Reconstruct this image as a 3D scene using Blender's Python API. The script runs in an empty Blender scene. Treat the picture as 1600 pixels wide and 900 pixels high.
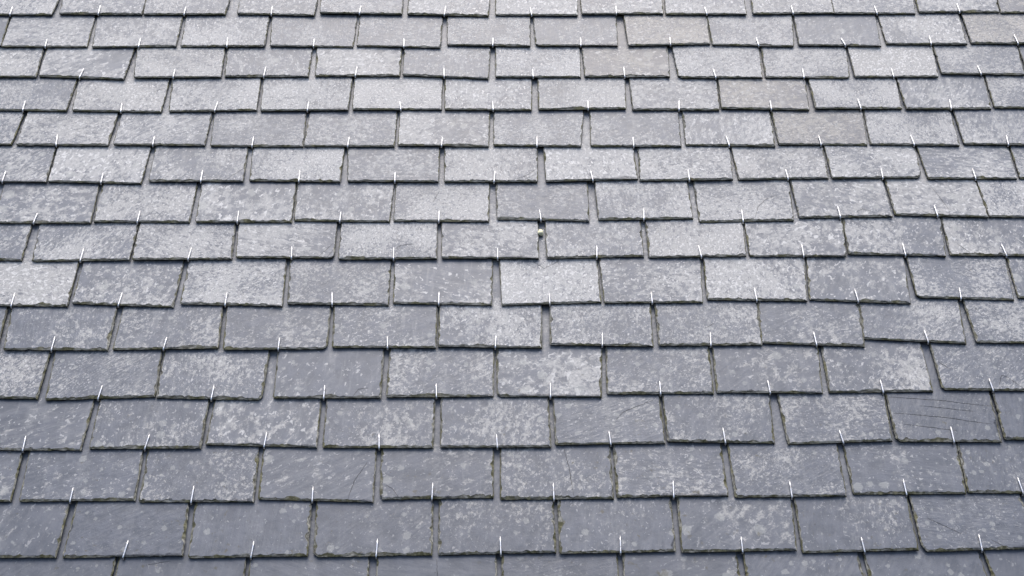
import bpy, bmesh, math, random
from mathutils import Matrix, Vector, noise

S = bpy.context.scene
COL = S.collection

# ---------------------------------------------------------------- roof frame
# roof coordinates: u along the courses, v up the slope, w out of the roof
PITCH = math.radians(50)
cp, sp = math.cos(PITCH), math.sin(PITCH)
ROOF = Matrix(((1, 0, 0, 0), (0, cp, -sp, 0), (0, sp, cp, 6.0), (0, 0, 0, 1)))

# ---------------------------------------------------------------- camera
CAM = {'pos': [-0.040804, -1.490468, 2.057144], 'r': [0.999863, -0.006152, 0.015375], 'u': [-0.004039, 0.809822, 0.586662], 'f': [0.01606, 0.586644, -0.809686]}
cd = bpy.data.cameras.new('camera')
cd.sensor_width = 36.0
cd.lens = 1770.0 / 1600.0 * 36.0
cd.clip_start, cd.clip_end = 0.05, 500
cam = bpy.data.objects.new('camera', cd)
COL.objects.link(cam)
cx, cy, cz = Vector(CAM['r']), Vector(CAM['u']), -Vector(CAM['f'])
mc = Matrix((cx, cy, cz)).transposed().to_4x4()
mc.translation = Vector(CAM['pos'])
cam.matrix_world = ROOF @ mc
S.camera = cam

# ---------------------------------------------------------------- sky and sun (thin bright overcast, sun high beyond the ridge)
SUN_EL, SUN_AZ = math.radians(79), math.radians(0)      # azimuth 0 = beyond the ridge (+y)
world = bpy.data.worlds.new('World')
S.world = world
world.use_nodes = True
wt = world.node_tree
sky = wt.nodes.new('ShaderNodeTexSky')
sky.sky_type = 'NISHITA'
sky.sun_disc = False
sky.sun_elevation = SUN_EL
sky.sun_rotation = SUN_AZ
sky.air_density = 1.0
sky.dust_density = 4.5
sky.ozone_density = 1.0
bg = wt.nodes['Background']
bg.inputs['Strength'].default_value = 0.13
wt.links.new(sky.outputs[0], bg.inputs['Color'])
sl = bpy.data.lights.new('sun', 'SUN')
sl.energy = 1.5
sl.angle = math.radians(60)
sl.color = (1.0, 0.992, 0.982)
sun = bpy.data.objects.new('sun', sl)
COL.objects.link(sun)
sdir = Vector((0, math.cos(SUN_EL), math.sin(SUN_EL)))
sun.rotation_euler = sdir.to_track_quat('Z', 'Y').to_euler()
sun.location = (0, 4, 14)
vs = S.view_settings
vs.view_transform = 'Standard'
vs.look = 'None'
vs.exposure = 0.73
vs.gamma = 1.0

# ---------------------------------------------------------------- materials
def new_mat(name):
    m = bpy.data.materials.new(name)
    m.use_nodes = True
    nt = m.node_tree
    return m, nt, nt.nodes['Principled BSDF']

class NT:
    """small helper to wire nodes"""
    def __init__(s, nt): s.nt = nt
    def n(s, t, **kw):
        x = s.nt.nodes.new(t)
        for k, v in kw.items(): setattr(x, k, v)
        return x
    def put(s, sock, v):
        if isinstance(v, bpy.types.NodeSocket): s.nt.links.new(v, sock)
        else: sock.default_value = v
    def math(s, op, a, b=0.0, c=0.0, clamp=False):
        x = s.n('ShaderNodeMath', operation=op); x.use_clamp = clamp
        for i, v in enumerate((a, b, c)): s.put(x.inputs[i], v)
        return x.outputs[0]
    def vmul(s, a, b):
        x = s.n('ShaderNodeVectorMath', operation='MULTIPLY'); s.put(x.inputs[0], a); s.put(x.inputs[1], b); return x.outputs[0]
    def vadd(s, a, b):
        x = s.n('ShaderNodeVectorMath', operation='ADD'); s.put(x.inputs[0], a); s.put(x.inputs[1], b); return x.outputs[0]
    def noise(s, vec, scale, detail=4.0, rough=0.55, dist=0.0):
        x = s.n('ShaderNodeTexNoise'); s.put(x.inputs['Vector'], vec)
        x.inputs['Scale'].default_value = scale; x.inputs['Detail'].default_value = detail
        x.inputs['Roughness'].default_value = rough; x.inputs['Distortion'].default_value = dist
        return x.outputs[0]
    def ramp(s, v, lo, hi, a=0.0, b=1.0):
        x = s.n('ShaderNodeMapRange'); x.interpolation_type = 'SMOOTHSTEP'
        for i, q in enumerate((v, lo, hi, a, b)): s.put(x.inputs[i], q)
        return x.outputs[0]
    def mix(s, fac, a, b):
        x = s.n('ShaderNodeMix', data_type='RGBA')
        s.put(x.inputs[0], fac); s.put(x.inputs[6], a); s.put(x.inputs[7], b)
        return x.outputs[2]

def slate_face_material():
    m, nt, b = new_mat('slate_face')
    N = NT(nt)
    tc = N.n('ShaderNodeTexCoord').outputs['Object']
    oi = N.n('ShaderNodeObjectInfo')
    rnd = oi.outputs['Random']
    sep = N.n('ShaderNodeSeparateColor'); nt.links.new(oi.outputs['Color'], sep.inputs[0])
    bloom, streak, warm = sep.outputs[0], sep.outputs[1], sep.outputs[2]
    tone = oi.outputs['Alpha']
    off = N.n('ShaderNodeCombineXYZ')
    N.put(off.inputs[0], N.math('MULTIPLY', rnd, 37.0)); N.put(off.inputs[1], N.math('MULTIPLY', rnd, 91.0)); N.put(off.inputs[2], N.math('MULTIPLY', rnd, 13.0))
    psc = N.math('MULTIPLY_ADD', N.math('FRACT', N.math('MULTIPLY', rnd, 53.7)), 0.8, 0.48)      # pattern size differs from slate to slate
    tcs = N.n('ShaderNodeVectorMath', operation='SCALE'); nt.links.new(tc, tcs.inputs[0]); N.put(tcs.inputs['Scale'], psc)
    tcp = tcs.outputs[0]
    co = N.vadd(tcp, off.outputs[0])
    # grain: coordinates turned to a direction of the slate's own, then stretched
    ang = N.math('MULTIPLY_ADD', N.math('FRACT', N.math('MULTIPLY', rnd, 17.31)), 2.0, -0.1)
    rot = N.n('ShaderNodeVectorRotate', rotation_type='Z_AXIS')
    N.put(rot.inputs['Vector'], tcp); N.put(rot.inputs['Angle'], ang)
    gco = N.vadd(N.vmul(rot.outputs[0], (1.0, 0.16, 1.0)), off.outputs[0])
    gco2 = N.vadd(N.vmul(rot.outputs[0], (1.0, 0.36, 1.0)), off.outputs[0])
    gco3 = N.vadd(N.vmul(rot.outputs[0], (1.0, 0.75, 1.0)), off.outputs[0])
    grain = N.noise(gco, 150.0, 5.0, 0.6, 0.3)
    # stone
    big = N.noise(co, 9.0, 3.0, 0.5)
    mid = N.noise(co, 40.0, 5.0, 0.6)
    stone = N.mix(N.ramp(mid, 0.35, 0.65), (0.091, 0.1035, 0.128, 1), (0.131, 0.144, 0.174, 1))
    stone = N.mix(N.math('MULTIPLY', N.ramp(grain, 0.42, 0.68), N.math('MULTIPLY_ADD', streak, 0.4, 0.22)), stone, (0.208, 0.216, 0.235, 1))
    # pale weathering bloom, patches with ragged edges
    nb_iso = N.noise(gco3, 105.0, 9.0, 0.72, 0.2)
    nb_str = N.noise(gco2, 165.0, 9.0, 0.70, 0.3)
    nbm = N.n('ShaderNodeMix'); N.put(nbm.inputs[0], streak); N.put(nbm.inputs[2], nb_iso); N.put(nbm.inputs[3], nb_str)
    nb = N.math('ADD', nbm.outputs[0], N.math('MULTIPLY', N.math('SUBTRACT', big, 0.5), 0.42))
    sxyz = N.n('ShaderNodeSeparateXYZ'); nt.links.new(tc, sxyz.inputs[0])
    thr = N.math('MULTIPLY_ADD', bloom, -0.27, 0.655)
    # bloom grows only where the slate lies in the weather
    lapd = N.ramp(N.math('ADD', sxyz.outputs[1], N.math('MULTIPLY', mid, 0.02)), 0.118, 0.140, 0.0, 0.06)
    thr = N.math('ADD', thr, lapd)
    bm = N.ramp(nb, N.math('SUBTRACT', thr, 0.02), N.math('ADD', thr, 0.10))
    drip = N.noise(N.vadd(N.vmul(tc, (1.0, 0.13, 1.0)), off.outputs[0]), 75.0, 5.0, 0.6)
    soft = N.ramp(nb, N.math('SUBTRACT', thr, 0.10), N.math('ADD', thr, 0.10))
    fine = N.noise(co, 330.0, 3.0, 0.6)
    bmt = N.math('MULTIPLY', bm, N.ramp(fine, 0.30, 0.60, 0.45, 1.0))
    col = N.mix(N.math('MULTIPLY', soft, 0.38), stone, (0.245, 0.249, 0.255, 1))
    pale = N.mix(N.math('MULTIPLY', warm, 0.8), (0.50, 0.490, 0.470, 1), (0.49, 0.462, 0.41, 1))
    col = N.mix(N.math('MULTIPLY', bmt, 0.85), col, pale)
    col = N.mix(N.math('MULTIPLY', N.ramp(drip, 0.52, 0.72), N.math('MULTIPLY_ADD', bloom, 0.42, 0.05, clamp=True)), col, (0.385, 0.385, 0.38, 1))
    col = N.mix(N.math('MULTIPLY', N.ramp(drip, 0.46, 0.30), 0.22), col, (0.12, 0.126, 0.148, 1))
    # small white flecks
    fl = N.noise(gco3, 215.0, 3.0, 0.55, 0.6)
    flthr = N.math('ADD', N.math('MULTIPLY_ADD', bloom, -0.085, 0.645), N.math('MULTIPLY', N.math('SUBTRACT', big, 0.5), -0.15))
    flm = N.ramp(fl, N.math('ADD', flthr, lapd), N.math('ADD', N.math('ADD', flthr, lapd), 0.045))
    col = N.mix(N.math('MULTIPLY', flm, N.math('MULTIPLY_ADD', bloom, 0.75, 0.2, clamp=True)), col, (0.65, 0.64, 0.62, 1))
    # run-off streak below the joint above (worn pale line near the middle)
    run = N.math('ABSOLUTE', N.math('ADD', sxyz.outputs[0], N.math('MULTIPLY_ADD', big, 0.05, -0.02)))
    runm = N.math('MULTIPLY', N.ramp(run, 0.004, 0.022, 1.0, 0.0), N.ramp(nb_iso, 0.42, 0.6))
    col = N.mix(N.math('MULTIPLY', runm, N.math('MULTIPLY_ADD', bloom, 0.4, 0.1)), col, (0.36, 0.36, 0.355, 1))
    # round lichen rosettes, few and of mixed size
    vo = N.n('ShaderNodeTexVoronoi'); vo.inputs['Scale'].default_value = 52.0
    N.put(vo.inputs["Vector"], co)
    vsep = N.n('ShaderNodeSeparateColor'); nt.links.new(vo.outputs['Color'], vsep.inputs[0])
    vd = N.math('ADD', vo.outputs['Distance'], N.math('MULTIPLY', N.math('SUBTRACT', N.noise(co, 260.0, 3.0), 0.5), 0.45))
    vr = N.math('MULTIPLY', vsep.outputs[0], 0.42)
    rosette = N.math('MULTIPLY', N.ramp(vd, N.math('SUBTRACT', vr, 0.10), vr, 1.0, 0.0), N.ramp(vsep.outputs[1], 0.52, 0.56))
    rosette = N.math('MULTIPLY', rosette, N.ramp(sxyz.outputs[1], 0.112, 0.122, 1.0, 0.0))
    col = N.mix(N.math('MULTIPLY', rosette, 0.45), col, (0.40, 0.405, 0.385, 1))
    # warm tint and dirt
    col = N.mix(N.math('MULTIPLY', warm, 0.34), col, N.mix(0.5, col, (0.24, 0.20, 0.16, 1)))
    lz = N.n('ShaderNodeSeparateXYZ'); nt.links.new(oi.outputs['Location'], lz.inputs[0])
    low = N.ramp(lz.outputs[2], 5.45, 6.1, 0.07, 0.0)
    moss = N.math('MULTIPLY', N.ramp(N.math('ADD', N.noise(co, 95.0, 4.0, 0.6), low), 0.68, 0.77), N.ramp(N.noise(co, 14.0, 2.0), 0.46, 0.60))
    col = N.mix(N.math('MULTIPLY', moss, 0.7), col, (0.095, 0.085, 0.05, 1))
    pit = N.ramp(N.noise(N.vadd(co, (3.1, 7.7, 1.3)), 120.0, 2.0, 0.5), 0.75, 0.79)
    col = N.mix(N.math('MULTIPLY', pit, 0.6), col, (0.05, 0.05, 0.05, 1))
    hsv = N.n('ShaderNodeHueSaturation')
    N.put(hsv.inputs['Color'], col); N.put(hsv.inputs['Value'], tone)
    nt.links.new(hsv.outputs[0], b.inputs['Base Color'])
    N.put(b.inputs['Roughness'], N.math('MULTIPLY_ADD', bm, 0.16, N.math('MULTIPLY_ADD', mid, 0.16, 0.37)))
    b.inputs['Specular IOR Level'].default_value = 0.55
    # cleavage relief
    h = N.math('ADD', N.math('MULTIPLY', mid, 0.8), N.math('MULTIPLY', grain, 0.5))
    h = N.math('ADD', h, N.math('MULTIPLY', bm, 0.12))
    h = N.math('ADD', h, N.math('MULTIPLY', fine, 0.15))
    bp = N.n('ShaderNodeBump'); bp.inputs['Strength'].default_value = 0.6; bp.inputs['Distance'].default_value = 0.0018
    N.put(bp.inputs['Height'], h)
    nt.links.new(bp.outputs[0], b.inputs['Normal'])
    return m

def slate_edge_material():
    m, nt, b = new_mat('slate_edge')
    N = NT(nt)
    tc = N.n('ShaderNodeTexCoord').outputs['Object']
    rnd = N.n('ShaderNodeObjectInfo').outputs['Random']
    off = N.n('ShaderNodeCombineXYZ'); N.put(off.inputs[0], N.math('MULTIPLY', rnd, 53.0)); N.put(off.inputs[1], N.math('MULTIPLY', rnd, 29.0))
    co = N.vadd(tc, off.outputs[0])
    lay = N.noise(N.vmul(co, (0.25, 0.25, 3.0)), 260.0, 4.0, 0.6)     # cleavage layers seen end-on
    n1 = N.noise(co, 90.0, 4.0, 0.6)
    n2 = N.noise(co, 28.0, 3.0, 0.5)
    col = N.mix(N.ramp(lay, 0.35, 0.68), (0.075, 0.073, 0.062, 1), (0.36, 0.35, 0.305, 1))
    col = N.mix(N.ramp(n2, 0.45, 0.62), col, N.mix(N.ramp(n1, 0.35, 0.65), (0.06, 0.06, 0.032, 1), (0.22, 0.208, 0.13, 1)))
    lz = N.n('ShaderNodeSeparateXYZ'); nt.links.new(N.n('ShaderNodeObjectInfo').outputs['Location'], lz.inputs[0])
    low = N.ramp(lz.outputs[2], 5.25, 6.1, 1.0, 0.25)                      # damper and mossier towards the eaves
    col = N.mix(N.math('MULTIPLY', N.ramp(n1, 0.66, 0.74), 0.7), col, (0.17, 0.115, 0.07, 1))
    col = N.mix(N.math('MULTIPLY', low, N.ramp(N.noise(co, 60.0, 4.0), 0.50, 0.60)), col, (0.075, 0.073, 0.038, 1))
    nt.links.new(col, b.inputs['Base Color'])
    b.inputs['Roughness'].default_value = 0.9
    b.inputs['Specular IOR Level'].default_value = 0.25
    bp = N.n('ShaderNodeBump'); bp.inputs['Strength'].default_value = 0.7; bp.inputs['Distance'].default_value = 0.0012
    N.put(bp.inputs['Height'], N.math('ADD', lay, n1))
    nt.links.new(bp.outputs[0], b.inputs['Normal'])
    return m

def crack_shade_material():
    m, nt, b = new_mat('crack_soil_and_shade')
    b.inputs['Base Color'].default_value = (0.026, 0.025, 0.021, 1)  # dark crack soil, also painted on slate sides and undersides as crevice shade
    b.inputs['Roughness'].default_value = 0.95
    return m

def steel_material():
    m, nt, b = new_mat('hook_steel')
    N = NT(nt)
    tc = N.n('ShaderNodeTexCoord').outputs['Object']
    rnd = N.n('ShaderNodeObjectInfo').outputs['Random']
    off = N.n('ShaderNodeCombineXYZ'); N.put(off.inputs[0], N.math('MULTIPLY', rnd, 53.0))
    n1 = N.noise(N.vadd(tc, off.outputs[0]), 180.0, 3.0)
    nt.links.new(N.mix(N.ramp(n1, 0.5, 0.75), (0.72, 0.72, 0.73, 1), (0.46, 0.43, 0.39, 1)), b.inputs['Base Color'])
    b.inputs['Metallic'].default_value = 1.0
    N.put(b.inputs['Roughness'], N.ramp(n1, 0.3, 0.7, 0.28, 0.5))
    return m

def shank_shade_material():
    m, nt, b = new_mat('hook_shank_shade')
    b.inputs['Base Color'].default_value = (0.05, 0.045, 0.04, 1)  # shank under the slate painted dark to stand for shade in the joint
    b.inputs['Roughness'].default_value = 0.9
    return m

def board_material():
    m, nt, b = new_mat('roofing_underlay')
    N = NT(nt)
    tc = N.n('ShaderNodeTexCoord').outputs['Object']
    n = N.noise(N.vmul(tc, (1, 8, 1)), 20.0, 4.0)
    nt.links.new(N.mix(n, (0.03, 0.028, 0.025, 1), (0.075, 0.068, 0.06, 1)), b.inputs['Base Color'])
    b.inputs['Roughness'].default_value = 0.9
    return m

SHANK_SHADE = shank_shade_material()
FACE, EDGE, CRACK, STEEL, BOARD = slate_face_material(), slate_edge_material(), crack_shade_material(), steel_material(), board_material()

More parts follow.
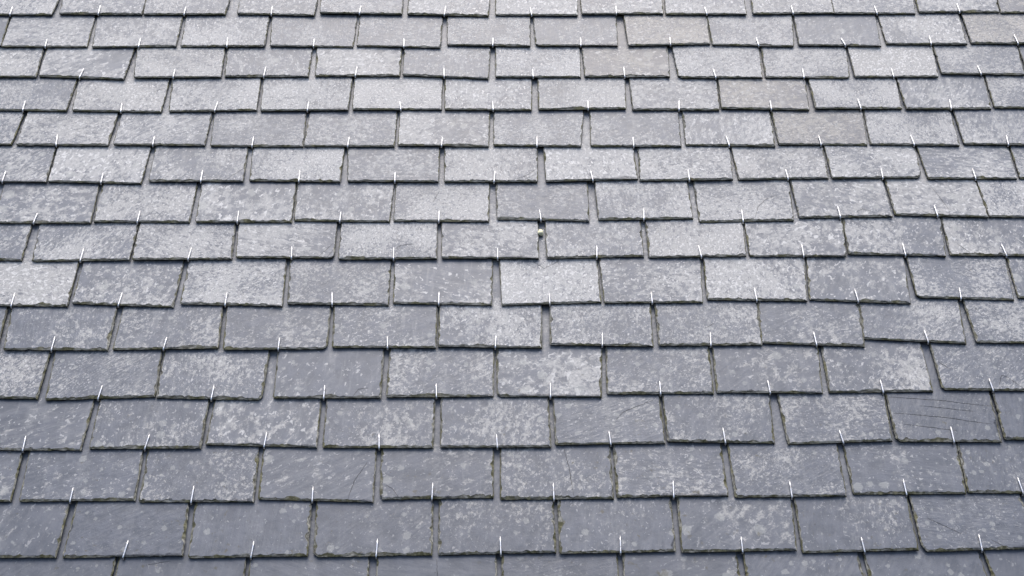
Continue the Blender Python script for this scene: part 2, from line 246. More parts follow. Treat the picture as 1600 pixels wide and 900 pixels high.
# ---------------------------------------------------------------- measurements
# one line per slate, millimetres on the roof plane: tail corners, two points up its sides, hook position along u, kind
TABLE = """
-1464.3 901.6 -1235.5 903 -1461.2 968.6 -1232.8 971.4 -1344.9 b
-1214.2 907.1 -994.8 908.5 -1220.6 971.6 -996.6 974.3 -1109.7 b
-988.8 908.5 -771.4 911.1 -993.9 974.3 -768.2 977.1 -879.8 s
-737.4 914.1 -531.5 910.1 -738.5 977.5 -528.6 980.1 -645.7 s
-514.2 919.4 -294 916.8 -518.1 980.2 -294.3 982.9 -407.6 u
-277.5 917 -59.5 911.8 -277.6 983.2 -55.6 985.9 -177.6 b
-37.8 917.2 183.3 918.5 -38 986.1 186.6 988.9 58.7 b
197.5 923.9 418 927.8 196.3 989 420.8 991.7 290.1 s
426.5 925.3 645.9 927.9 429.6 991.8 648.6 994.5 537 b
666.3 929.5 887.1 936 670 994.8 890.7 997.5 774.8 w
889.3 933.4 1112 936.1 893.4 997.5 1121 1000.3 1005.9 s
1125.6 941.5 1346.5 946.8 1128.2 1000.4 1354.9 1003.2 1235.9 s
1352.5 942.9 1575.6 946.9 1360.3 1003.3 1585.9 1006.1 - t

-1562.2 778.5 -1339.4 781 -1577.6 899.4 -1350.8 902.1 - p
-1335.6 776.1 -1114.8 778.5 -1342.2 902.2 -1121.5 900.9 -1221.5 d
-1099.2 776.2 -882.7 783.5 -1111.6 894.6 -885.5 903.7 -977.8 v
-868.5 783.6 -650.1 786 -875.2 903.8 -653 906.4 -747.6 b
-633.5 787.4 -416.6 786.1 -642.7 906.5 -415.7 913.1 -519.6 u
-405 789.9 -185.8 784.9 -407 913.2 -183.9 913.2 -281.4 u
-165.8 796.3 52.5 793.7 -169.1 912.1 53.7 918.6 -46.1 s
69.5 796.4 285.1 798.7 65 914.8 288.8 921.4 187.8 u
315.7 797.8 532.9 808.9 311.6 921.6 537.6 921.7 427.1 t
541.1 805.3 757.4 801.4 541.1 921.7 772.5 924.5 662.5 s
773.6 806.6 990.5 803.9 779.1 927.1 1002.2 932.4 894.5 u
1009.5 812.9 1225.5 814 1012.2 933.8 1234.8 936.5 1127.8 w
1240.6 819.2 1458 816.6 1245.8 937.9 1470.4 935.3 1363.1 t

-1435.1 664.7 -1220.5 664.5 -1444.7 771.6 -1228.9 773.9 - w
-1212.3 668.1 -995 657.3 -1220.6 774 -991.5 776.5 -1106.5 d
-968.3 663.5 -747.8 669.2 -982.3 776.6 -754.1 779 -868 w
-737.4 671.7 -523.4 672.7 -745.7 779.1 -524.2 781.5 -636.3 u
-503.9 675.2 -287.6 678.6 -509.9 781.7 -287.7 784.1 -400.8 w
-278.6 681 -58 669.1 -279.2 784.2 -53.7 792.8 -171.6 u
-37.3 676.4 182 678.6 -37.5 790.5 184 795.4 59 b
194.5 678.7 413.9 682.1 192.5 795.5 419 797.9 297 t
438.6 678.8 656.1 680.9 434.2 804.3 663.5 800.6 533.9 b
667.2 682.2 885 682 672.1 800.7 897.7 803.1 765.1 s
901.6 685.8 1119.3 689.2 905.1 805.7 1132.4 811.9 1001.1 x
1133 701.3 1349.5 698.7 1137.6 812 1363.3 814.5 1234.1 s
1360.1 700 1580.3 699.8 1369.3 814.5 1594.5 815.7 - p

-1331.7 546.5 -1116.7 544 -1335.1 658.9 -1117.3 661.1 -1223.1 u
-1100 544.2 -879 541.7 -1109.4 658.8 -880.3 661.1 -978.3 w
-857.8 544.1 -641.5 550.6 -872.5 663.5 -645.7 665.8 -743.8 b
-629.2 548.5 -411.8 553.8 -636.7 665.9 -410.1 670.5 -512.2 b
-399 555.1 -176.2 557.1 -402.7 670.5 -176.7 672.8 -278 w
-165.7 556.1 52.1 558.1 -169.3 672.9 55 675.1 -44.4 b
71.6 559.4 292 564.8 72.5 675.3 297.5 677.5 196.7 w
311.2 560.4 530.7 563.6 310.9 677.7 536.8 679.9 427.8 c
537.8 568.2 759.6 564.6 543.1 683.5 769.3 682.2 663.3 t
778.4 569.3 998.9 572.4 779.9 680 1007.7 684.6 892.7 c
1011.6 570.3 1229.5 573.4 1013.5 688.2 1243.4 696.5 1125.4 d
1240.3 576.9 1463.2 576.7 1249.4 696.6 1477.3 696.5 - s

-1439.1 425.7 -1224 428.5 -1442.3 539 -1222.9 541 - c
-1211.3 427.5 -989.3 427.2 -1213.3 541.1 -987.9 540.9 -1113.2 w
-974.1 429.5 -753 429.2 -976.3 538.8 -753.1 540.8 -878.1 d
-736.3 427.2 -512.5 428 -744.6 543.1 -517 549.6 -635.4 u
-508.7 429.1 -288 429.8 -505.7 549.7 -288 551.7 -401.2 s
-278 433.1 -55.7 431.7 -278.3 551.8 -53.3 553.9 -170.9 w
-41.5 435.1 171.8 433.6 -41.1 550.6 183.9 556 64.3 c
198.8 434.9 420.8 435.6 202.7 558.4 425.4 560.5 303.4 u
434.7 440.1 654.9 438.6 438.4 560.6 660.2 562.6 540.4 d
666.9 444.1 885.8 444.9 666 562.6 898.4 564.8 769.9 t
895.8 447.1 1116.3 444.6 904.2 564.8 1125 566.8 1002.8 b
1131 449 1351.3 446.5 1134.9 566.9 1362.5 566.7 1239.1 d

-1328.6 308.3 -1111.7 307.9 -1337 422.4 -1117.9 424.2 -1213.4 d
-1105.9 309 -885.4 304.5 -1110.1 424.2 -885.9 428.2 -979.3 b
-867 311.7 -643.6 312.4 -871.9 428.3 -647.7 428 -742.8 c
-626.4 315.6 -411.2 313.1 -633.6 428.1 -411.4 429.9 -509.3 b
-391.4 315.2 -175.8 315.8 -400.8 425.7 -177.3 428.6 -279.5 u
-159.6 315.9 62.1 316.5 -163.1 428.7 64.5 430.6 -41.2 w
85.2 317.7 305.2 327.6 81.9 430.7 302.6 435.8 196.6 b
312.6 322.5 536.5 328.2 315.9 432.6 541.1 434.5 430.6 c
552.1 328.4 769.4 334.1 549.1 434.5 775.2 441.8 670.8 w
780.2 333.1 998.3 337.9 781.6 441.8 1006.2 443.7 902.5 b
1014.7 333.8 1231.6 336.5 1013.8 441.6 1240.7 443.4 1129.3 d
1241.3 337.6 1461.3 337.2 1248.8 443.5 1474.2 443.2 - b

-1204.5 181.3 -979.8 182.8 -1210.1 303.2 -987.1 304.8 -1108.8 s
-972.2 185.7 -751.6 186.2 -976.4 304.9 -753.8 309.5 -870.1 c
-735.2 186.3 -514.8 188.6 -740.4 306.6 -517.6 311.2 -638.9 b
-507.1 192.6 -286.1 191.1 -511.5 311.3 -282.9 313 -401.1 s
-275 193.1 -54.3 192.6 -276 313 -53.5 314.6 -170.3 w
-32.6 200.5 181.5 196 -35.7 311.7 183.7 316.4 68.8 q
205.7 200.1 427.2 205.4 203.2 319.6 426.3 318.1 311.4 c
443.4 194.8 664.1 201.1 443.7 321.3 673.7 325.1 544.9 c
681.3 209 901.1 214.3 679.5 327.2 903.2 328.8 776.6 w
911.5 220.3 1129.8 213.9 911.6 332 1130.7 330.5 1009.3 w
1134.9 215.9 1355.9 213.4 1136.2 330.5 1363.2 330.1 - b

-1332.3 76 -1112.1 72.7 -1340.6 178.5 -1116.4 178.9 - u
-1086.3 70.1 -869.6 74.9 -1096.5 179.1 -870.8 183.4 -977.4 d
-861 75 -638.7 79 -865.6 183.4 -645.1 184.8 -734.8 b
-627.7 83.6 -406.7 83 -635.4 184.9 -409.3 190.2 -502 d
-394.8 80.3 -171.9 82.5 -397.1 188.3 -175.2 194.6 -269.6 b
-158.9 84.4 60.6 84.7 -162.3 191.7 61.4 193.2 -32.4 s
81.1 84.8 302.5 92.6 80.3 196.2 303 200.5 194.9 s
316.2 88.9 538.5 93.9 316.4 197.7 543.4 199.2 434.9 w
548.8 94 770.1 95.2 551 199.2 781.5 207.5 671.6 c
778.7 101.8 1001.3 97.4 785.9 210.5 1018 214.9 908.1 c
1014.6 100.3 1238.8 97.9 1022.6 212 1251.5 212.5 1142.2 w

-1196.6 -52.5 -980.8 -54.1 -1207.2 71 -984.5 72.3 -1101.4 w
-970.7 -46.3 -748.7 -54.8 -971.9 70.5 -748.1 73.6 -867.4 c
-732.6 -46.1 -509.4 -51.1 -734.8 71.8 -514.7 76.7 -633.7 b
-496.7 -45 -275.3 -47.4 -504.3 74.9 -277.4 80.8 -398.4 q
-262.8 -42.1 -46.4 -46.3 -266.3 78.1 -44.8 84.8 -162.8 v
-21.6 -47.1 197.8 -37.4 -27.2 79.4 194.6 86.2 83.7 b
206.3 -39.9 424.4 -36.3 202.5 83.4 433.4 87.5 312 c
437.4 -29.2 658.8 -31.7 442.5 89.4 673.6 92.5 546.3 c
667.3 -28.2 890 -37.6 681.1 92.6 905.4 93.8 773.7 v
910.9 -20.8 1126.4 -26.8 914.3 93.9 1141.7 98 1007.2 u
1140.4 -20.6 1360.9 -23.1 1147.7 98 1377.4 96.5 - u

-1321 -168.4 -1104.9 -169.2 -1333.6 -56.9 -1113 -55.9 - p
-1089.4 -168.3 -869.5 -168.3 -1101.6 -56.7 -873.2 -55.7 -986.7 u
-857.5 -166.6 -634 -162.5 -858 -58.2 -640.5 -54.6 -748.6 s
-621.2 -165.7 -400.7 -162.5 -630 -54.6 -403 -50.9 -503.5 q
-387.8 -159.9 -166.1 -159.1 -394 -49.2 -167.2 -48.1 -269.4 v
-159.9 -155.8 62.7 -159.1 -160.1 -49.8 65.3 -47.1 -36.9 b
82.3 -150.7 304.3 -154 85.3 -45.2 308.3 -41.6 194.6 b
319.8 -151.5 541.5 -149.8 319.8 -41.5 547.9 -34.4 430.5 c
543.6 -144.8 765.4 -152.2 551.5 -34.3 775.9 -35 661.1 v
768.7 -131.4 989.3 -144.7 779.9 -36.8 1003 -27 906.8 d
1016.2 -141.3 1237.4 -143.8 1015.5 -29.5 1244.1 -31.1 - b

-1219.2 -283.4 -990.6 -288.9 -1228.4 -170.1 -993.2 -170.9 - w
-971.4 -291.9 -748 -282.8 -981.6 -170.8 -755.2 -168.3 -862.6 d
-743.7 -285.1 -525.7 -289.9 -747.6 -168.3 -524.8 -167.5 -628.3 b
-499.6 -285.2 -277.5 -284.5 -504.2 -167.4 -278.8 -162.5 -395 v
-264.3 -282.2 -42 -280 -263.6 -162.4 -40.4 -159.1 -160 c
-31.9 -280 185.1 -280.9 -34.1 -161.6 193.7 -154.9 78.9 b
199.7 -273.1 422.7 -271.6 204.1 -154.9 427.1 -154 311.1 c
431.8 -269.3 654.1 -270.2 436.2 -154 665.3 -150.7 542.8 q
670.6 -268.5 889.7 -265.5 674.5 -150.6 893.1 -145.6 783.1 c
913.3 -260.8 1135.3 -264 914.6 -143.9 1139.5 -146.3 1018.2 d

-1112.1 -408.2 -874.8 -408.5 -1116.6 -292.1 -874.4 -291.4 -989 d
-856.9 -404.9 -634.4 -403 -861.1 -291.4 -635.7 -288.5 -744.5 c
-624.7 -394.9 -400 -400.3 -622 -290.7 -402.3 -287.8 -505.2 b
-386.4 -401 -163.8 -401.3 -388.9 -287.8 -164.1 -285.6 -272.3 c
-147 -399.8 76.4 -399.4 -149.4 -285.6 73.8 -281 -32.4 c
87.7 -394.2 310.5 -389.4 85.9 -281 308.9 -276.5 199 d
317.4 -386.4 535.3 -388.9 317.1 -276.5 542.7 -271.9 434.2 u
564.5 -391.8 779.1 -383.2 561.4 -274.2 786.9 -268.8 676.6 c
789.3 -385.4 1005.2 -385 791.9 -271.2 1013.3 -265 905.8 h
1014.8 -379 1234.8 -381.5 1021.8 -266.6 1246.6 -269.1 - p

-1205.2 -520.5 -986.9 -520.9 -1218 -414.9 -992.5 -414.5 - d
-968.9 -520.9 -745.5 -517.9 -976.8 -415.9 -750.5 -412.6 -869.5 u
-735.5 -521.4 -512.8 -521.1 -740.4 -408.3 -516.8 -407.8 -633 s
-502.2 -515.6 -277.9 -521.5 -506.7 -400.5 -279.3 -402.3 -396.4 d
-263.2 -515.3 -41.1 -511 -266.8 -404.4 -41.5 -401.8 -161.2 s
-25.3 -515.1 197.1 -513.4 -25.2 -404 197.5 -394 79.7 s
206.1 -510.7 426 -507 206 -394 426.1 -388.4 317.5 c
441.5 -510.4 662.2 -507.4 441.3 -388.4 665.3 -390.9 552.7 c
679 -503.2 902.7 -501.5 680.5 -390.8 913 -387.4 783 u
909.6 -499.4 1138.5 -501.2 917.7 -387.4 1152.9 -389.9 1017.6 u

-1093.5 -636.5 -872.6 -636.5 -1104.2 -523.3 -874 -523.1 - u
-858.6 -637.1 -632.9 -632.6 -858.9 -526.5 -640 -526.2 -743.5 p
-619.4 -637.1 -395.5 -633.8 -626.3 -526.2 -399.4 -522.6 -501.2 v
-382 -635.1 -158.2 -631.2 -387.9 -524.6 -160 -518.9 -263.3 q
-144.2 -631.2 79.7 -625.9 -146.2 -515.4 78.1 -517.2 -25.3 s
88.9 -628.5 310.8 -623.9 88.8 -518.6 311.7 -512.8 204.6 v
323.6 -625.8 545 -621.2 326.4 -512.8 552.2 -514.7 440 u
557.8 -626.4 781.7 -620.5 560.5 -514.6 784.6 -505.4 676.1 c
792 -624.4 1022.1 -616.4 793 -505.4 1013.9 -505.1 905 d

-982.9 -748.2 -763.7 -748.4 -988.2 -638.8 -760.4 -638.8 - p
-750.1 -752 -512.9 -750.9 -752.9 -640.1 -512.4 -638.7 - p
-499.6 -753.4 -275.6 -753.5 -502.5 -640 -278.2 -637.4 - p
-256.9 -751.1 -34.3 -751.2 -261 -638.7 -34.5 -634.8 - p
-21.2 -748.8 196.5 -746.5 -22.2 -637.4 198.2 -630.8 - q
208.4 -746.5 429.6 -744.2 210.6 -630.8 429.5 -628.8 - q
443.6 -746.7 668.4 -743.1 443.8 -628.8 665.2 -628.8 - d
682.6 -744.4 907 -742.1 677.7 -628.8 901.4 -625.4 - p
920.3 -742.1 1153.5 -742.2 913.5 -626.7 1154.4 -628 - p
"""
COURSES = [[l.split() for l in c.split('\n')] for c in TABLE.strip().split('\n\n')]
# the course under the lowest one shows only through that one's joints
low = []
for a, b in zip(COURSES[-1], COURSES[-1][1:]):
    m = (float(a[2]) + float(b[0])) / 2
    y = float(a[3]) - 118.5
    low.append(['%.1f' % v for v in (m - 109, y, m + 109, y, m - 109, y + 118, m + 109, y + 118)] + ['-', 'p'])
COURSES.append(low)

# kind: words, bloom, streak, warm, tone
KIND = {
 'p': ('plain dark grey', 0.15, 0.15, 0.0, 0.98),
 'q': ('smooth dull grey', 0.42, 0.05, 0.10, 0.98),
 's': ('finely speckled grey', 0.56, 0.0, 0.08, 1.0),
 'u': ('blue-grey flecked', 0.46, 0.15, 0.0, 1.0),
 'c': ('cloudy grey', 0.64, 0.10, 0.05, 1.0),
 'b': ('white-blotched', 0.74, 0.15, 0.0, 1.0),
 'w': ('pale grey', 0.72, 0.30, 0.12, 1.0),
 'x': ('palest, evenly light grey', 1.0, 0.55, 0.20, 1.0),
 'd': ('diagonally streaked grey', 0.58, 0.75, 0.0, 1.0),
 't': ('warm tan-grey speckled', 0.62, 0.0, 1.0, 0.97),
 'v': ('pale-streaked grey', 0.55, 0.20, 0.05, 1.0),
 'h': ('dark scratch-lined', 0.25, 0.40, 0.0, 0.92),
}
# what single slates show besides: (course, place) -> words
EXTRA = {
 (3, 11): 'palest, evenly light grey slate', (2, 9): 'warm tan-flecked slate',
 (6, 3): 'cloudy slate with a cracked lower corner', (6, 6): 'pale slate with its lower corner cracked through',
 (6, 10): 'speckled slate with a broken-off lower corner', (7, 8): 'cloudy slate with a curved crack',
 (7, 10): 'pale slate with a long upright crack', (7, 6): 'evenly dull slate above the yellow pebble',
 (8, 4): 'streaked slate with a flaking lower corner', (8, 5): 'blotched slate with a curled flake beside its hook',
 (8, 6): 'speckled slate beside the yellow pebble', (8, 7): 'speckled slate bordering the pebble joint',
 (8, 11): 'pale slate with a short dark scratch', (9, 6): 'blotched slate with a V-shaped crack below the pebble',
 (10, 4): 'dull slate with a rounded lower corner', (10, 8): 'pale slate with a small crack by its hook',
 (10, 7): 'very white-blotched slate', (10, 5): 'slate with a bright white upright streak',
 (11, 4): 'pale-streaked slate with a flaked lower edge', (11, 8): 'plain dark slate',
 (11, 10): 'grey slate with a loop-shaped crack', (12, 6): 'streaked slate with a rising diagonal crack',
 (12, 9): 'dark slate scored by slanting parallel lines', (13, 4): 'dark slate with a steep crack near its edge',
 (13, 5): 'speckled slate with a cracked lower corner', (13, 6): 'speckled slate split by an upright crack',
 (14, 6): 'slate with a pale central patch', (14, 9): 'plain slate with fine slanting scratches',
}
CRACKS = {
 (6, 3): [[(.82, .03), (.88, .16), (1.0, .38)]],
 (6, 6): [[(.72, .04), (.86, .14), (.99, .36)], [(.84, .03), (.99, .22)]],
 (7, 8): [[(.60, .10), (.64, .36), (.74, .56), (.86, .66)]],
 (7, 10): [[(.48, .86), (.53, .60), (.60, .16)], [(.3, .12), (.36, .05)]],
 (7, 9): [[(.62, .12), (.70, .22), (.82, .10)]],
 (7, 5): [[(.47, .82), (.40, .5)]],
 (8, 5): [[(.58, .25), (.63, .36), (.76, .40)]],
 (8, 4): [[(.84, .02), (.90, .18), (.99, .42)], [(.93, .02), (.99, .2)]],
 (8, 11): [[(.09, .32), (.20, .07)]],
 (9, 6): [[(.34, .99), (.45, .82), (.60, .97)]],
 (10, 8): [[(.46, .40), (.55, .52)]],
 (11, 4): [[(.74, .02), (.79, .17), (.88, .20)]],
 (11, 10): [[(.55, .10), (.60, .33), (.66, .28), (.78, .03)], [(.02, .62), (.12, .45)]],
 (12, 6): [[(.57, .5), (.64, .67), (.78, .80), (.94, .93)]],
 (12, 9): [[(.02, .95), (.5, .86), (.98, .72)], [(.03, .60), (.5, .50), (.95, .35)], [(.10, .36), (.6, .22)], [(.3, .75), (.8, .62)]],
 (13, 4): [[(.78, .03), (.83, .40), (.93, .75)]],
 (13, 5): [[(.16, .05), (.11, .20), (.05, .28)]],
 (13, 6): [[(.58, .97), (.62, .60), (.65, .06)]],
 (14, 9): [[(.10, .60), (.36, .30)], [(.60, .18), (.70, .03)]],
 (15, 4): [[(.50, .99), (.51, .4)]],
 (15, 2): [[(.22, .92), (.30, .94), (.40, .99)]],
 (4, 2): [[(.86, .62), (.93, .72), (.98, .74)]],
 (8, 2): [[(.05, .28), (.02, .6)]],
}
CHIPS = {  # corner: (along the tail, up the side) in metres
 (2, 8): ('L', .006, .010), (3, 9): ('L', .010, .012), (3, 10): ('R', .006, .012), (6, 10): ('R', .010, .020),
 (10, 4): ('R', .008, .016), (11, 6): ('L', .007, .012), (9, 10): ('L', .007, .010), (13, 5): ('L', .004, .018),
 (11, 3): ('R', .007, .014), (8, 4): ('R', .006, .016), (14, 4): ('L', .007, .010), (2, 10): ('R', .004, .008),
 (12, 9): ('L', .006, .012), (11, 10): ('L', .005, .010), (8, 2): ('L', .012, .004), (14, 9): ('L', .008, .022),
}
ORD = 'zeroth first second third fourth fifth sixth seventh eighth ninth tenth eleventh twelfth thirteenth fourteenth fifteenth sixteenth'.split()

LENGTH = 0.32
THICK = 0.0054
CLEAR = 0.0020
GAUGE = 0.1185
TILT = math.atan((THICK + CLEAR) / GAUGE)

def mesh_object(name, bm, mats):
    me = bpy.data.meshes.new(name)
    bm.normal_update()
    bm.to_mesh(me); bm.free()
    for m in mats: me.materials.append(m)
    o = bpy.data.objects.new(name, me)
    COL.objects.link(o)
    return o

def fbm(t, seed, octs=3):
    a, f, r = 1.0, 1.0, 0.0
    for _ in range(octs):
        r += a * noise.noise(Vector((t * f, seed * 7.31, seed * 1.7)))
        a *= 0.55; f *= 2.1
    return r

def sample(a, b, step):
    n = max(1, int((b - a).length / step))
    return [a.lerp(b, i / n) for i in range(n)]

def slate_mesh(bl, br, tl, tr, thick, seed, chip, cracks, low):
    """bl .. tr: 2-D corner points with the tail's middle as origin"""
    rng = random.Random(seed)
    def head(b, t):
        d = (t - b).normalized()
        d = (d + Vector((0, 1.6))).normalized()
        return t + d * (LENGTH - (t - b).length)
    hl, hr = head(bl, tl), head(br, tr)
    # walk: up the right-hand side, across the head, down the other side, along the tail
    segs = [(br, tr, .0042, 1), (tr, hr, .03, 2), (hr, hl, .05, 3), (hl, tl, .03, 2), (tl, bl, .0042, 1), (bl, br, .0036, 0)]
    pts, kinds = [], []
    for a, b, st, k in segs:
        for q in sample(a, b, st):
            pts.append(q.copy()); kinds.append(k)
    cen = sum(pts, Vector((0, 0))) / len(pts)
    nrm = []
    nrm_of = {}
    for i, k in enumerate(kinds):
        j = i
        a, b = pts[(i - 1) % len(pts)], pts[(i + 1) % len(pts)]
        d = (b - a)
        n = Vector((d.y, -d.x)).normalized()
        nrm.append(n)
    outer, inner = [], []
    rough = rng.uniform(.7, 1.4)
    big_flake = rng.random() < .45
    fp, fl, fd = rng.uniform(-.10, .10), rng.uniform(.008, .03), rng.uniform(.002, .0055)
    for i, (q, n, k) in enumerate(zip(pts, nrm, kinds)):
        s = (q.x * 1.0 + q.y * 1.7)
        o = q.copy()
        if k == 1: o += n * .0021
        if k < 2:
            jag = fbm(s * 120, seed, 3) * .0008 * rough + max(0, fbm(s * 60, seed + 50, 2) - .40) * .0034
            o -= n * (jag + .0002)
        if chip:
            side, cu_, cv_ = chip
            cu_, cv_ = cu_ * .75, cv_ * .7
            base = bl if side == 'L' else br
            dx = (q.x - base.x) * (1 if side == 'L' else -1)
            dy = q.y - base.y
            e = 1 - dx / cu_ - dy / cv_
            if e > 0 and k < 2:
                o += Vector((cu_ * .5 * e * (1 if side == 'L' else -1), cv_ * .5 * e))
        if k == 0:
            ins = .0030 + .0034 * rough * max(0, fbm(s * 85, seed + 9, 4) + .30) + .0008 * fbm(s * 330, seed + 5, 2)
            if big_flake and abs(q.x - fp) < fl: ins += .7 * fd * (1 - (abs(q.x - fp) / fl) ** 4)
        elif k == 1:
            ins = .0013 + (.0013 if low > 9 else .0003) + (.0030 + .00014 * low) * rough * max(0, fbm(s * 32, seed + (19 if q.x > 0 else 29), 4) + .15) + .0005 * fbm(s * 300, seed + 6, 2)
        else:
            ins = .001
        ins = max(.0006, ins)
        outer.append(o); inner.append((o - n * ins, ins))
    # mitre: keep the inner ring inside at the corners
    bm = bmesh.new()
    top, midr, bot = [], [], []
    xs0 = min(bl.x, tl.x); 
    for i, (o, (q, ins)) in enumerate(zip(outer, inner)):
        warp = .0007 * noise.noise(Vector((q.x * 9, q.y * 9, seed * 3.3)))
        top.append(bm.verts.new((q.x, q.y, 0)))
        h = min(.52, .18 + ins * 55)
        midr.append(bm.verts.new((o.x, o.y, -thick * h)))
        n = nrm[i]
        jb = .0008 * fbm((o.x + o.y * 1.7) * 160, seed + 77, 2) if kinds[i] < 2 else 0
        bot.append(bm.verts.new((o.x - n.x * (jb + .0004), o.y - n.y * (jb + .0004), -thick)))
    f = bm.faces.new(top); f.material_index = 0
    N_ = len(top)
    for i in range(N_):
        j = (i + 1) % N_
        f = bm.faces.new((top[j], top[i], midr[i], midr[j])); f.material_index = 1
        f = bm.faces.new((midr[j], midr[i], bot[i], bot[j])); f.material_index = 2  # lower side faces: painted shade, same near-black as the cracks
    f = bm.faces.new(list(reversed(bot))); f.material_index = 2      # underside painted near-black, crevice shade put into the colour
    bmesh.ops.triangulate(bm, faces=[x for x in bm.faces if len(x.verts) > 4])
    for line in cracks or ():
        w3 = []
        P = []
        for fu, fv in line:
            a, b = bl.lerp(br, fu), tl.lerp(tr, fu)
            P.append(a.lerp(b, fv))
        fine = []
        for a, b in zip(P, P[1:]): fine += sample(a, b, .0035)
        fine.append(P[-1])
        prev = None
        M_ = len(fine)
        for i, q in enumerate(fine):
            d = (fine[min(i + 1, M_ - 1)] - fine[max(i - 1, 0)]).normalized()
            n = Vector((-d.y, d.x))
            q = q + n * .0009 * fbm(i * .6, seed + 3, 2)
            t = i / (M_ - 1)
            wd = .00045 * (.35 + .65 * math.sin(math.pi * (.08 + .84 * t))) * rng.uniform(.7, 1.3)
            cur = [bm.verts.new((q.x + n.x * wd, q.y + n.y * wd, .00025)), bm.verts.new((q.x - n.x * wd, q.y - n.y * wd, .00025))]
            if prev:
                f = bm.faces.new((prev[0], prev[1], cur[1], cur[0])); f.material_index = 2
                f.normal_update()
                if f.normal.z < 0: f.normal_flip()
            prev = cur
    return bm

def hook_mesh(thick, seed):
    """slate hook: shank under the slate, bend round its tail, leg up over its face"""
    rng = random.Random(seed)
    r = .0017
    leg = rng.uniform(.026, .033)
    path = [(leg + .001, r * 1.2 + .0012), (leg * .75, r + .0010), (leg * .45, r + .0007), (.008, r + .0004), (.001, r + .0003)]
    zc = -thick / 2; R = thick / 2 + r + .0002
    for a in range(100, 261, 20):
        t = math.radians(a)
        path.append((-.0008 + R * math.cos(t) * .85, zc + R * math.sin(t)))
    path += [(.004, -thick - r * .9), (.03, -thick - r * .9), (.075, -thick - r * 1.1)]
    bm = bmesh.new()
    rings = []
    K = 8
    for i, (y, z) in enumerate(path):
        a, b = path[max(i - 1, 0)], path[min(i + 1, len(path) - 1)]
        d = Vector((0, b[0] - a[0], b[1] - a[1])).normalized()
        sx = Vector((1, 0, 0)); sy = d.cross(sx)
        rr = r * (.62 if i == 0 else 1.0)
        rings.append([bm.verts.new(Vector((0, y, z)) + (sx * math.cos(2 * math.pi * k / K) + sy * math.sin(2 * math.pi * k / K)) * rr) for k in range(K)])
    for A, B in zip(rings, rings[1:]):
        for k in range(K):
            f = bm.faces.new((A[k], A[(k + 1) % K], B[(k + 1) % K], B[k])); f.smooth = True
            f.material_index = 1 if rings.index(B) > 9 else 0  # part under the slate takes the painted shade colour
    bm.faces.new(list(reversed(rings[0]))); bm.faces.new(rings[-1])
    bmesh.ops.recalc_face_normals(bm, faces=bm.faces)
    return bm

# ---------------------------------------------------------------- roof boarding under the slates
bm = bmesh.new()
for x, y, z in ((-2.6, -1.6, -.034), (2.6, -1.6, -.034), (2.6, 2.0, -.034), (-2.6, 2.0, -.034), (-2.6, -1.6, -.06), (2.6, -1.6, -.06), (2.6, 2.0, -.06), (-2.6, 2.0, -.06)):
    bm.verts.new((x, y, z))
bm.verts.ensure_lookup_table()
for q in ((0, 1, 2, 3), (7, 6, 5, 4), (0, 4, 5, 1), (1, 5, 6, 2), (2, 6, 7, 3), (3, 7, 4, 0)):
    bm.faces.new([bm.verts[i] for i in q])
deck = mesh_object('roof', bm, [BOARD])
deck.matrix_world = ROOF
deck['kind'] = 'structure'

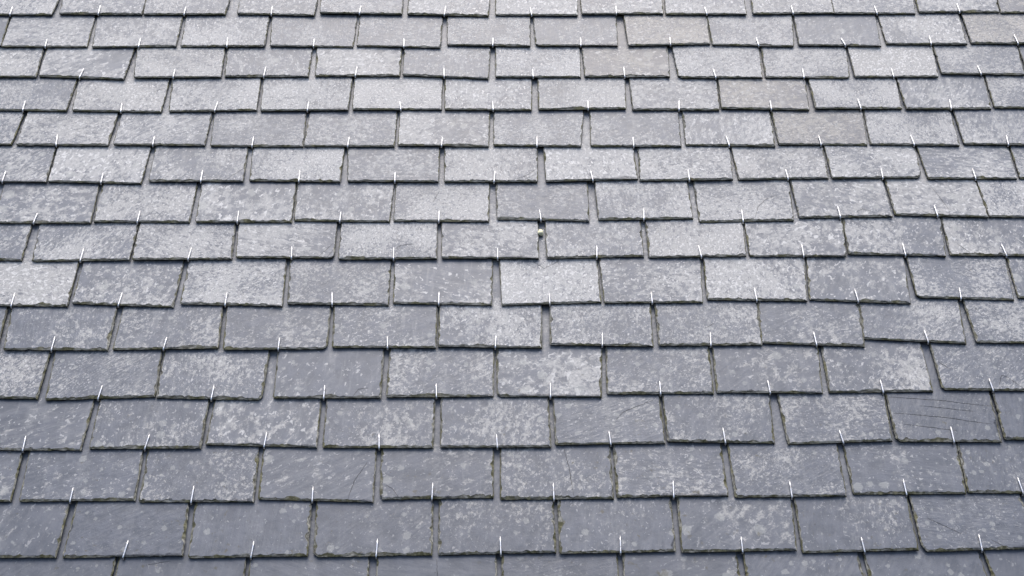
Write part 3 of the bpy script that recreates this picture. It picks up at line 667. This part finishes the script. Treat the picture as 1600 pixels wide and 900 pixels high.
# ---------------------------------------------------------------- slates and hooks
rng = random.Random(11)
for ci, course in enumerate(COURSES, 1):
    n = len(course)
    for si, rec in enumerate(course, 1):
        q = [float(x) / 1000 for x in rec[:8]]
        bl, br, tl, tr = (Vector((q[0], q[1])), Vector((q[2], q[3])), Vector((q[4], q[5])), Vector((q[6], q[7])))
        o2 = (bl + br) / 2
        seed = ci * 40 + si
        thick = THICK + rng.uniform(-.0009, .0007)
        bm = slate_mesh(bl - o2, br - o2, tl - o2, tr - o2, thick, seed, CHIPS.get((ci, si)), CRACKS.get((ci, si)), ci)
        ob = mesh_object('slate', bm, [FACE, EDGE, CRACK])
        lift = rng.uniform(-.0004, .0006)
        place = (ROOF @ Matrix.Translation((o2.x, o2.y, lift)) @ Matrix.Rotation(-TILT + rng.gauss(0, .0028), 4, 'X')
                 @ Matrix.Rotation(rng.gauss(0, .0035), 4, 'Y'))
        ob.matrix_world = place
        words, bloom, streak, warm, tone = KIND[rec[9]]
        fade = 1.12 if ci < 10 else 1.08 - .135 * (ci - 9)        # the lower courses have weathered less
        ob.color = (max(0, bloom * fade + rng.uniform(-.06, .06)), streak, min(1, warm + .03 * max(0, ci - 9)), tone * rng.uniform(.97, 1.03) * (1.0 if ci < 10 else 1.0 - .014 * (ci - 9)))
        ex = EXTRA.get((ci, si), words + ' slate')
        ob['label'] = '%s, %s from left, %s course down' % (ex, ORD[si], ORD[ci]) if ci < 16 else 'slate glimpsed in the joint after the %s slate of the bottom course' % ORD[si]
        ob['category'] = 'roof slate'
        ob['group'] = 'slates laid in courses on the roof'
        if rec[8] != '-':
            hu = float(rec[8]) / 1000
            fr = (hu - bl.x) / (br.x - bl.x)
            hv = bl.y + fr * (br.y - bl.y)
            hb = hook_mesh(thick, seed)
            hk = mesh_object('slate_hook', hb, [STEEL, SHANK_SHADE])
            rel = Matrix.Translation((hu - o2.x, hv - o2.y, 0)) @ Matrix.Rotation(rng.gauss(0, .06), 4, 'Z')
            hk.matrix_world = place @ rel
            hk['label'] = 'bright wire hook on the %s slate from the left, %s course down' % (ORD[si], ORD[ci])
            hk['category'] = 'slate hook'
            hk['group'] = 'wire hooks holding the slates'

# ---------------------------------------------------------------- the pebble lodged in a joint
PEB = (0.0684, 0.1642)
bm = bmesh.new()
bmesh.ops.create_icosphere(bm, subdivisions=3, radius=.0072)
for v in bm.verts:
    k = 1 + .28 * noise.noise(v.co * 190) + .1 * noise.noise(v.co * 480)
    v.co = Vector((v.co.x * k * .95, v.co.y * k * 1.1, v.co.z * k * .85))
    if v.co.z < -.004: v.co.z = -.004
for f in bm.faces: f.smooth = True
pm, pnt, pb = new_mat('pebble_stone')
PN = NT(pnt)
pc = PN.n('ShaderNodeTexCoord').outputs['Object']
pnt.links.new(PN.mix(PN.ramp(PN.noise(pc, 400.0, 4.0), 0.4, 0.7), (0.90, 0.86, 0.60, 1), (0.82, 0.76, 0.46, 1)), pb.inputs['Base Color'])
pb.inputs['Roughness'].default_value = 0.7
peb = mesh_object('pebble', bm, [pm])
peb.matrix_world = ROOF @ Matrix.Translation((PEB[0], PEB[1], -.0074 - .0054 + .0066))
peb['label'] = 'small pale yellow pebble lodged in the joint between two slates'
peb['category'] = 'pebble'
